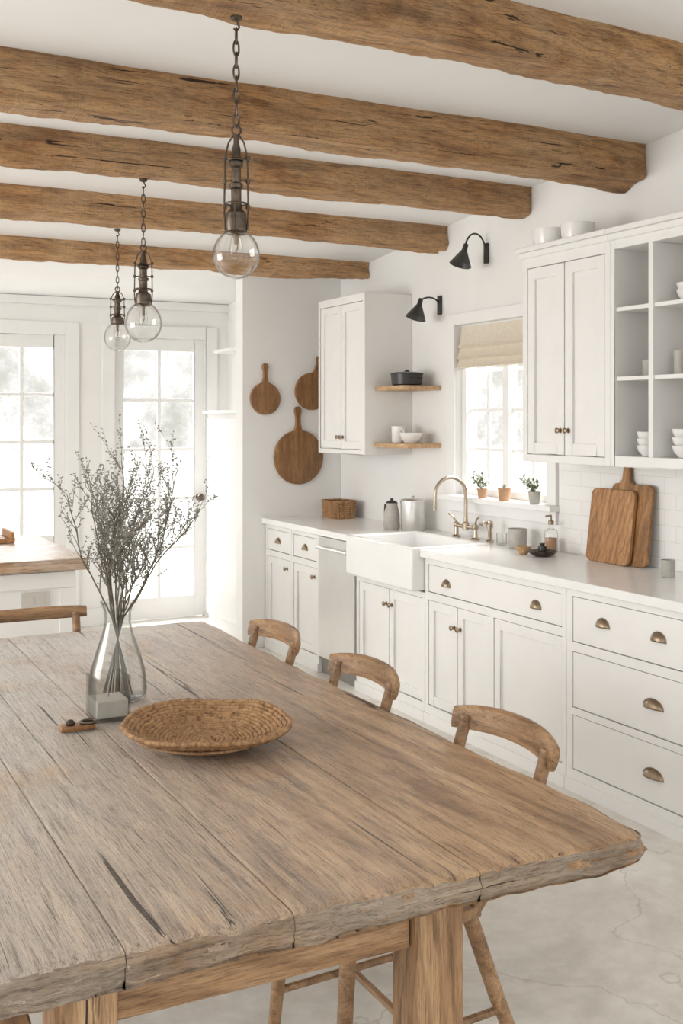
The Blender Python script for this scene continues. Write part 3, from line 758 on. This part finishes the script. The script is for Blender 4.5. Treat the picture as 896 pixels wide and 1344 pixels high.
for xa in (.46,1.20): 
    B().box(xa,xa+.04,2.056,4.249,.545,.686).make('apron',M_chair,e,bevel=.004)

# ------------------------------------------------------------ chairs
def build_chair(label,bow=.052,arch=.014,rx=.420,rh=.034,group='dining chairs around the table'):
    e=thing('dining_chair',(0,0,0),label,'chair',group)
    b=B(); n=12
    for zz in (.425,.455):
        for i in range(n+1):
            for j in range(n+1):
                u=i/n*2-1; v=j/n*2-1
                w=.205+.01*(-u); x=u*.20*(1-.06*v*v); y=v*w*(1-.08*u*u)
                z=zz-(.012*(1-u*u)*(1-v*v) if zz>.44 else 0)
                b.v.append((x,y,z))
    m=(n+1)**2
    for i in range(n):
        for j in range(n):
            k=i*(n+1)+j; b.f.append((k,k+1,k+n+2,k+n+1)); k+=m; b.f.append((k,k+n+1,k+n+2,k+1))
    rg=[(0,j) for j in range(n+1)]+[(i,n) for i in range(1,n+1)]+[(n,j) for j in range(n-1,-1,-1)]+[(i,0) for i in range(n-1,0,-1)]
    rg=[i*(n+1)+j for i,j in rg]
    for k in range(len(rg)):
        k2=(k+1)%len(rg); b.f.append((rg[k],rg[k]+m,rg[k2]+m,rg[k2]))
    b.make('seat',M_chair,e,bevel=.006)
    xe=rx-bow*.68
    for s in (-1,1):
        B().tube([(-.165,s*.165,.43),(-.185,s*.18,.22),(-.20,s*.195,0)],[.019,.018,.014],12).make('leg',M_chair,e)
        B().tube([(.165,s*.155,.43),(.235,s*.172,.22),(.32,s*.19,0)],[.02,.019,.015],12).make('leg',M_chair,e)
        B().tube([(.165,s*.165,.43),(.24,s*.174,.53),(.315,s*.178,.63),(.352,s*.18,.71),(xe-.004,s*.18,.80)],[.017,.017,.017,.017,.0165],12).make('back_post',M_chair,e)
    b=B(); N=26
    for k in range(N+1):
        t=k/N*2-1; 
        x=rx-bow*abs(t)**2.0; y=t*.226; zc=.803-arch*abs(t)**2.5; h=rh*(1-.18*abs(t)**4); th=.010
        tg=Vector((-bow*2.0*abs(t)*(1 if t>0 else -1),.226,0)).normalized(); nx_=Vector((tg.y,-tg.x,0))
        for q in range(12):
            a=2*math.pi*q/12; ca,sa=math.cos(a),math.sin(a)
            f=(abs(ca)**4+abs(sa)**4)**(-1/4)
            p=Vector((x,y,zc))+nx_*(th*ca*f+ .25*h*sa*f)+Vector((0,0,h*sa*f)); b.v.append(tuple(p))
    for k in range(N):
        for q in range(12):
            q2=(q+1)%12; b.f.append((k*12+q,k*12+q2,(k+1)*12+q2,(k+1)*12+q))
    b.f+=[tuple(range(12)),tuple(N*12+q for q in reversed(range(12)))]
    b.make('backrest',M_chair,e,ang=60)
    for s in (-1,1): B().tube([(-.188,s*.183,.17),(.245,s*.175,.19)],.010,8).make('stretcher',M_chair,e)
    B().tube([(0.02,-.178,.18),(0.02,.178,.18)],.010,8).make('stretcher',M_chair,e)
    return e
ch=build_chair('light brown wooden dining chair with curved top rail beside the table')
ch.location=(1.315,2.39,0)
dup(ch,(1.31,3.16,0)); dup(ch,(1.305,3.87,0))
dup(ch,(.24,2.30,0),math.radians(180))
o=build_chair('light wooden dining chair with straight top rail at the table head',.010,.002,.385,.026)
o.location=(.945,4.33,0); o.rotation_euler=(0,0,math.radians(90))

# ------------------------------------------------------------ table things
TOPZ=TZ+.0035
x,y=1.005,2.765; b=B(); 
nr=20
for k in range(nr):
    t=(k+1)/nr; r=.218*t; z=TOPZ+.009+.048*max(0,(t-.4)/.6)**1.5
    seg=max(16,int(160*t)); pts=[]; rad=[]
    for j in range(seg):
        a=2*math.pi*j/seg; ca,sa=math.cos(a),math.sin(a)
        w=.0014*math.sin(j*math.pi/2+k)
        ir=.014*t*noise.noise(Vector((ca*1.1,sa*1.1,5)))+.003*noise.noise(Vector((ca*3,sa*3,k*.2)))
        pts.append((x+(r+w+ir)*ca,y+(r+w+ir)*sa,z+.014*t*noise.noise(Vector((ca*1.2,sa*1.2,2)))+.0022*noise.noise(Vector((ca*5,sa*5,k)))))
        rad.append(.0066*(1+.20*math.sin(j*2.1)+.12*noise.noise(Vector((j*.7,k,0)))))
    b.tube(pts,rad,6,closed=True)
b.lathe([(0,.001),(.12,.003),(.19,.028),(.185,.032),(.118,.006),(0,.006)],(x,y,TOPZ),48)
meta(b.make('woven_tray',M_straw,origin=(x,y,TOPZ),ang=180),'round shallow woven straw tray lying on the wooden table','tray')
vx,vy=.925,3.33
prof=[(0,0),(.076,0),(.085,.006),(.088,.03),(.082,.09),(.064,.15),(.047,.20),(.039,.235),(.040,.265),(.050,.295),(.053,.298)]
inner=[(r-.003 if r>.01 else 0,z+(.006 if i<3 else 0)) for i,(r,z) in enumerate(prof)][::-1]
b=B().lathe(prof+inner[0:],(vx,vy,TOPZ),40)
meta(b.make('glass_vase',M_glassv,origin=(vx,vy,TOPZ)),'clear conical glass vase with flared neck on the table','vase')
rr=random.Random(23)
bs=B(); bd=B()
def octa(b,p,d,l,w):
    d=d.normalized(); a=d.orthogonal().normalized(); c=d.cross(a); i=len(b.v)
    b.v+=[tuple(p),tuple(p+d*l*.5+a*w),tuple(p+d*l*.5+c*w),tuple(p+d*l*.5-a*w),tuple(p+d*l*.5-c*w),tuple(p+d*l)]
    for k in range(4):
        k2=(k+1)%4; b.f+=[(i,i+1+k,i+1+k2),(i+5,i+1+k2,i+1+k)]
def grow(p,d,L,r,depth,arc=None):
    n=max(4,int(L/.028)); pts=[p]; dd=d.normalized(); rads=[r]
    for k in range(n):
        dd=(dd+Vector((rr.gauss(0,.11),rr.gauss(0,.11),rr.gauss(.0,.06)))+(arc if arc else Vector((0,0,.02)))).normalized()
        p=p+dd*(L/n); pts.append(p); rads.append(r*(1-.55*(k+1)/n))
        if depth<2 and k>=(n*.12 if depth==0 else 0):
            if rr.random()<(.86 if depth==0 else .62):
                s=Vector((rr.uniform(-1,1),rr.uniform(-1,1),rr.uniform(.1,.9))).normalized()
                grow(p,(dd*.8+s*.85),(L*rr.uniform(.15,.34) if depth==0 else rr.uniform(.03,.06)),rads[-1]*.8,depth+1)
        if depth>=1:
            for _ in range(2 if rr.random()<.6 else 1):
                s=Vector((rr.uniform(-1,1),rr.uniform(-1,1),rr.uniform(-.2,1)))
                octa(bd,p,s,rr.uniform(.007,.013),rr.uniform(.0018,.0030))
    bs.tube(pts,rads,4)
base=Vector((vx,vy,TOPZ+.25))
ns=18
for k in range(ns):
    a=2*math.pi*k/ns+rr.uniform(-.25,.25); sp=rr.uniform(.08,.62)
    if k in (1,16): sp=.85
    dirv=Vector((math.cos(a)*sp*.8,-math.sin(a)*sp*.8,1)).normalized()
    foot=Vector((vx-math.cos(a)*.045,vy+math.sin(a)*.045,TOPZ+.012)); mid=base+Vector((math.cos(a)*.018,-math.sin(a)*.018,0))
    bs.tube([foot,foot.lerp(mid,.5),mid],[.0024,.0024,.0024],5)
    grow(mid,dirv,rr.uniform(.30,.52),.0026,0,Vector((math.cos(a),-math.sin(a),-.3))*.018*sp)
st_=bs.make('dried_branches',M_stem,origin=(vx,vy,TOPZ+.012))
meta(st_,'bunch of dried wispy grey-green branches standing in the glass vase','dried branches')
bd.make('buds',M_bud,parent=st_)
x,y=.842,3.13
e=thing('glass_candle_jar',(x,y,TOPZ),'square clear glass jar with pale grey wax on the table','candle jar')
b=B(); s=.051; h=.125; t_=.004
b.v+=rect(x-s,x+s,y-s,y+s,TOPZ)+rect(x-s,x+s,y-s,y+s,TOPZ+h)+rect(x-s+t_,x+s-t_,y-s+t_,y+s-t_,TOPZ+h)+rect(x-s+t_,x+s-t_,y-s+t_,y+s-t_,TOPZ+.008)
b.f.append((3,2,1,0))
for L_ in range(3):
    for k in range(4):
        k2=(k+1)%4; b.f.append((L_*4+k,L_*4+k2,L_*4+4+k2,L_*4+4+k))
b.f.append((12,13,14,15))
b.make('jar',M_glassv,e)
B().box(x-s+t_+.001,x+s-t_-.001,y-s+t_+.001,y+s-t_-.001,TOPZ+.009,TOPZ+.060).make('wax',M_wax,e,bevel=.004)
B().tube([(x,y,TOPZ+.059),(x+.002,y,TOPZ+.075)],.001,5).make('wick',M_black,e)
x,y=.735,3.05
e=thing('wooden_trivet',(x,y,TOPZ),'small dark wooden block with an iron ring on the table','table ornament')
B().box(x-.05,x+.045,y-.022,y+.022,TOPZ,TOPZ+.014).make('block',M_board2,e,bevel=.004)
b=B().tube([(x+.03+.022*math.cos(2*math.pi*k/20),y+.018*math.sin(2*math.pi*k/20),TOPZ+.018) for k in range(20)],.004,6,closed=True)
b.make('ring',M_iron,e)
B().lathe([(0,0),(.012,0),(.014,.006),(.007,.014),(0,.016)],(x-.02,y,TOPZ+.014),14).make('peg',M_iron,e)

# ------------------------------------------------------------ pendants
def pendant(x,y,ztop,zb,R_,label,H=1.3,el=1.0,W=1.0,cr=.0026):
    e=thing('pendant_lamp',(x,y,ztop),label,'pendant lamp','industrial pendant lamps')
    B().lathe([(0,-.014),(.012,-.012),(.018,-.006),(.018,0),(0,0)],(x,y,ztop),20).tube([(x,y,ztop-.01),(x+.01,y,ztop-.03),(x,y,ztop-.045),(x-.008,y,ztop-.035)],.003,6).make('ceiling_hook',M_iron,e)
    z0=zb+R_*.8*el
    sock=z0+.255*H
    b=B(); L=ztop-.04-sock; n=max(2,int(L/.032)); 
    for k in range(n):
        zc=ztop-.04-L*(k+.5)/n; hl=L/n*.66; w=.0095
        pts=[]
        for q in range(14):
            a=2*math.pi*q/14; u=w*math.cos(a); v=hl*math.sin(a)
            pts.append((x+(u if k%2 else u*.25),y+(u*.25 if k%2 else u),zc+v))
        b.tube(pts,cr,5,closed=True)
    b.make('chain',M_iron,e)
    b=B()
    b.lathe([(r_*W,z_*H) for r_,z_ in [(0,0),(.027,0),(.031,.02),(.029,.05),(.018,.06),(.015,.075),(.015,.105),(.020,.108),(.020,.118),(.014,.122),(.014,.155),(.020,.160),(.020,.175),(.013,.185),(.013,.2),(.008,.215),(.008,.235),(0,.235)]],(x,y,z0),24)
    for s in (-1,1):
        b.tube([(x+s*.006*W,y-s*.003,z0+.235*H),(x+s*.020*W,y-s*.011,z0+.215*H),(x+s*.030*W,y-s*.014,z0+.18*H),(x+s*.032*W,y-s*.014,z0+.05*H),(x+s*.029*W,y-s*.014,z0+.01*H)],.0028,7)
        for hz in (.06,.12,.175):
            b.lathe([(0,0),(.0065,0),(.0065,.012),(0,.012)],(x+s*.031*W,y-s*.014,z0+hz*H),8)
        b.tube([(x+s*.031*W,y-s*.014,z0+.125*H),(x,y,z0+.128*H)],.0025,6)
        b.tube([(x+s*.014,y+s*.024,z0+.075*H),(x+s*.016,y+s*.028,z0+.0)],.0028,6)
    for hz,rr_ in ((.175,.025),(.072,.030),(.005,.032)):
        b.tube([(x+rr_*W*math.cos(2*math.pi*k/24),y+rr_*W*math.sin(2*math.pi*k/24),z0+hz*H) for k in range(24)],.0032,6,closed=True)
    b.tube([(x+.014*math.sin(a),y,z0+.235*H+.012-.014*math.cos(a)) for a in [k*math.pi/5 for k in range(10)]],.0034,6,closed=True)
    b.make('lamp_holder',M_iron,e)
    pr=[]
    for k in range(22):
        a=math.pi*k/21*.84; zz=-R_*math.cos(a)
        pr.append((R_*math.sin(a) if k else 0,zz*(el if zz>0 else 1)))
    pr+= [(R_*.40,R_*1.08*el),(R_*.36,R_*1.30*el)]
    B().lathe(pr+[(max(0,r-.002),z_) for r,z_ in pr[::-1]],(x,y,zb),36).make('glass_bulb',M_glass,e)
    B().lathe([(0,-R_*.15),(.012,-R_*.12),(.018,0),(.020,R_*.3),(.014,R_*.7*el),(0,R_*.72*el)],(x,y,zb),18).make('inner_tube',M_glass,e)
    b=B().tube([(x,y,zb+R_*.7*el),(x+.005,y,zb+R_*.3),(x-.005,y,zb),(x+.004,y,zb+R_*.35),(x,y+.002,zb+R_*.72*el)],.0018,5)
    b.lathe([(0,R_*.45),(.007,R_*.47),(.009,R_*.8*el),(0,R_*.8*el)],(x,y,zb),12); b.make('filament',M_bulbtube,e)
pendant(1.195,3.03,2.80,2.10,.069,'iron chain pendant with globe glass bulb above the table',1.25,1.1,1.0,.0032)
pendant(1.51,5.0,2.735,2.06,.085,'iron chain pendant with globe glass bulb hanging from middle beam',1.1,1.25,1.2)
pendant(1.79,6.45,2.745,2.10,.078,'small iron chain pendant with glass bulb near the doors',.85,1.25,1.2)

# ------------------------------------------------------------ world / lights / camera
w=bpy.data.worlds.new('World'); S.world=w; w.use_nodes=True; nt=w.node_tree
bg=nt.nodes['Background']
tc=nt.nodes.new('ShaderNodeTexCoord'); n1=nt.nodes.new('ShaderNodeTexNoise'); n1.inputs['Scale'].default_value=21; n1.inputs['Detail'].default_value=9; n1.inputs['Roughness'].default_value=.75
lk(nt,tc.outputs['Generated'],n1.inputs['Vector'])
fol=ramp(nt,n1.outputs['Fac'],[(.36,(.24,.235,.20)),(.46,(.35,.345,.315)),(.54,(.50,.50,.48)),(.62,(1,1,1))])
sx=nt.nodes.new('ShaderNodeSeparateXYZ'); lk(nt,tc.outputs['Generated'],sx.inputs[0])
mr=ramp(nt,sx.outputs['Z'],[(.0,(.85,.85,.85)),(.07,(.8,.8,.8)),(.16,(0,0,0))])
col=mix(nt,(1.0,.995,.985),fol,mr)
lk(nt,col,bg.inputs['Color']); bg.inputs['Strength'].default_value=2.0
def area(name,loc,rot,sx_,sy_,e_,col=(1,1,1)):
    l=bpy.data.lights.new(name,'AREA'); l.shape='RECTANGLE'; l.size=sx_; l.size_y=sy_; l.energy=e_; l.color=col
    o=bpy.data.objects.new(name,l); o.location=loc; o.rotation_euler=rot; C.objects.link(o); return o
area('door_daylight',(2.0,YB+2.4,3.9),(math.radians(-55),0,0),4.5,2.4,620,(1,.99,.975))
area('window_daylight',(XW+1.6,5.23,3.3),(0,math.radians(50),0),2,2,300,(1,.99,.975))
area('side_fill',(-3.3,5.0,1.6),(0,math.radians(-100),0),1.8,3,140,(1,.99,.975))  # added fill lamp on the unseen left side, lifts the ceiling

cam=bpy.data.cameras.new('camera'); co=bpy.data.objects.new('camera',cam); C.objects.link(co)
co.location=(0,0,1.62); co.rotation_euler=(math.radians(90),0,math.radians(-26.96))
cam.sensor_fit='HORIZONTAL'; cam.sensor_width=36; cam.lens=1451/896*36; cam.shift_y=-122/896
cam.clip_start=.05; cam.clip_end=200
S.camera=co
S.view_settings.view_transform='Standard'
S.view_settings.exposure=0.0
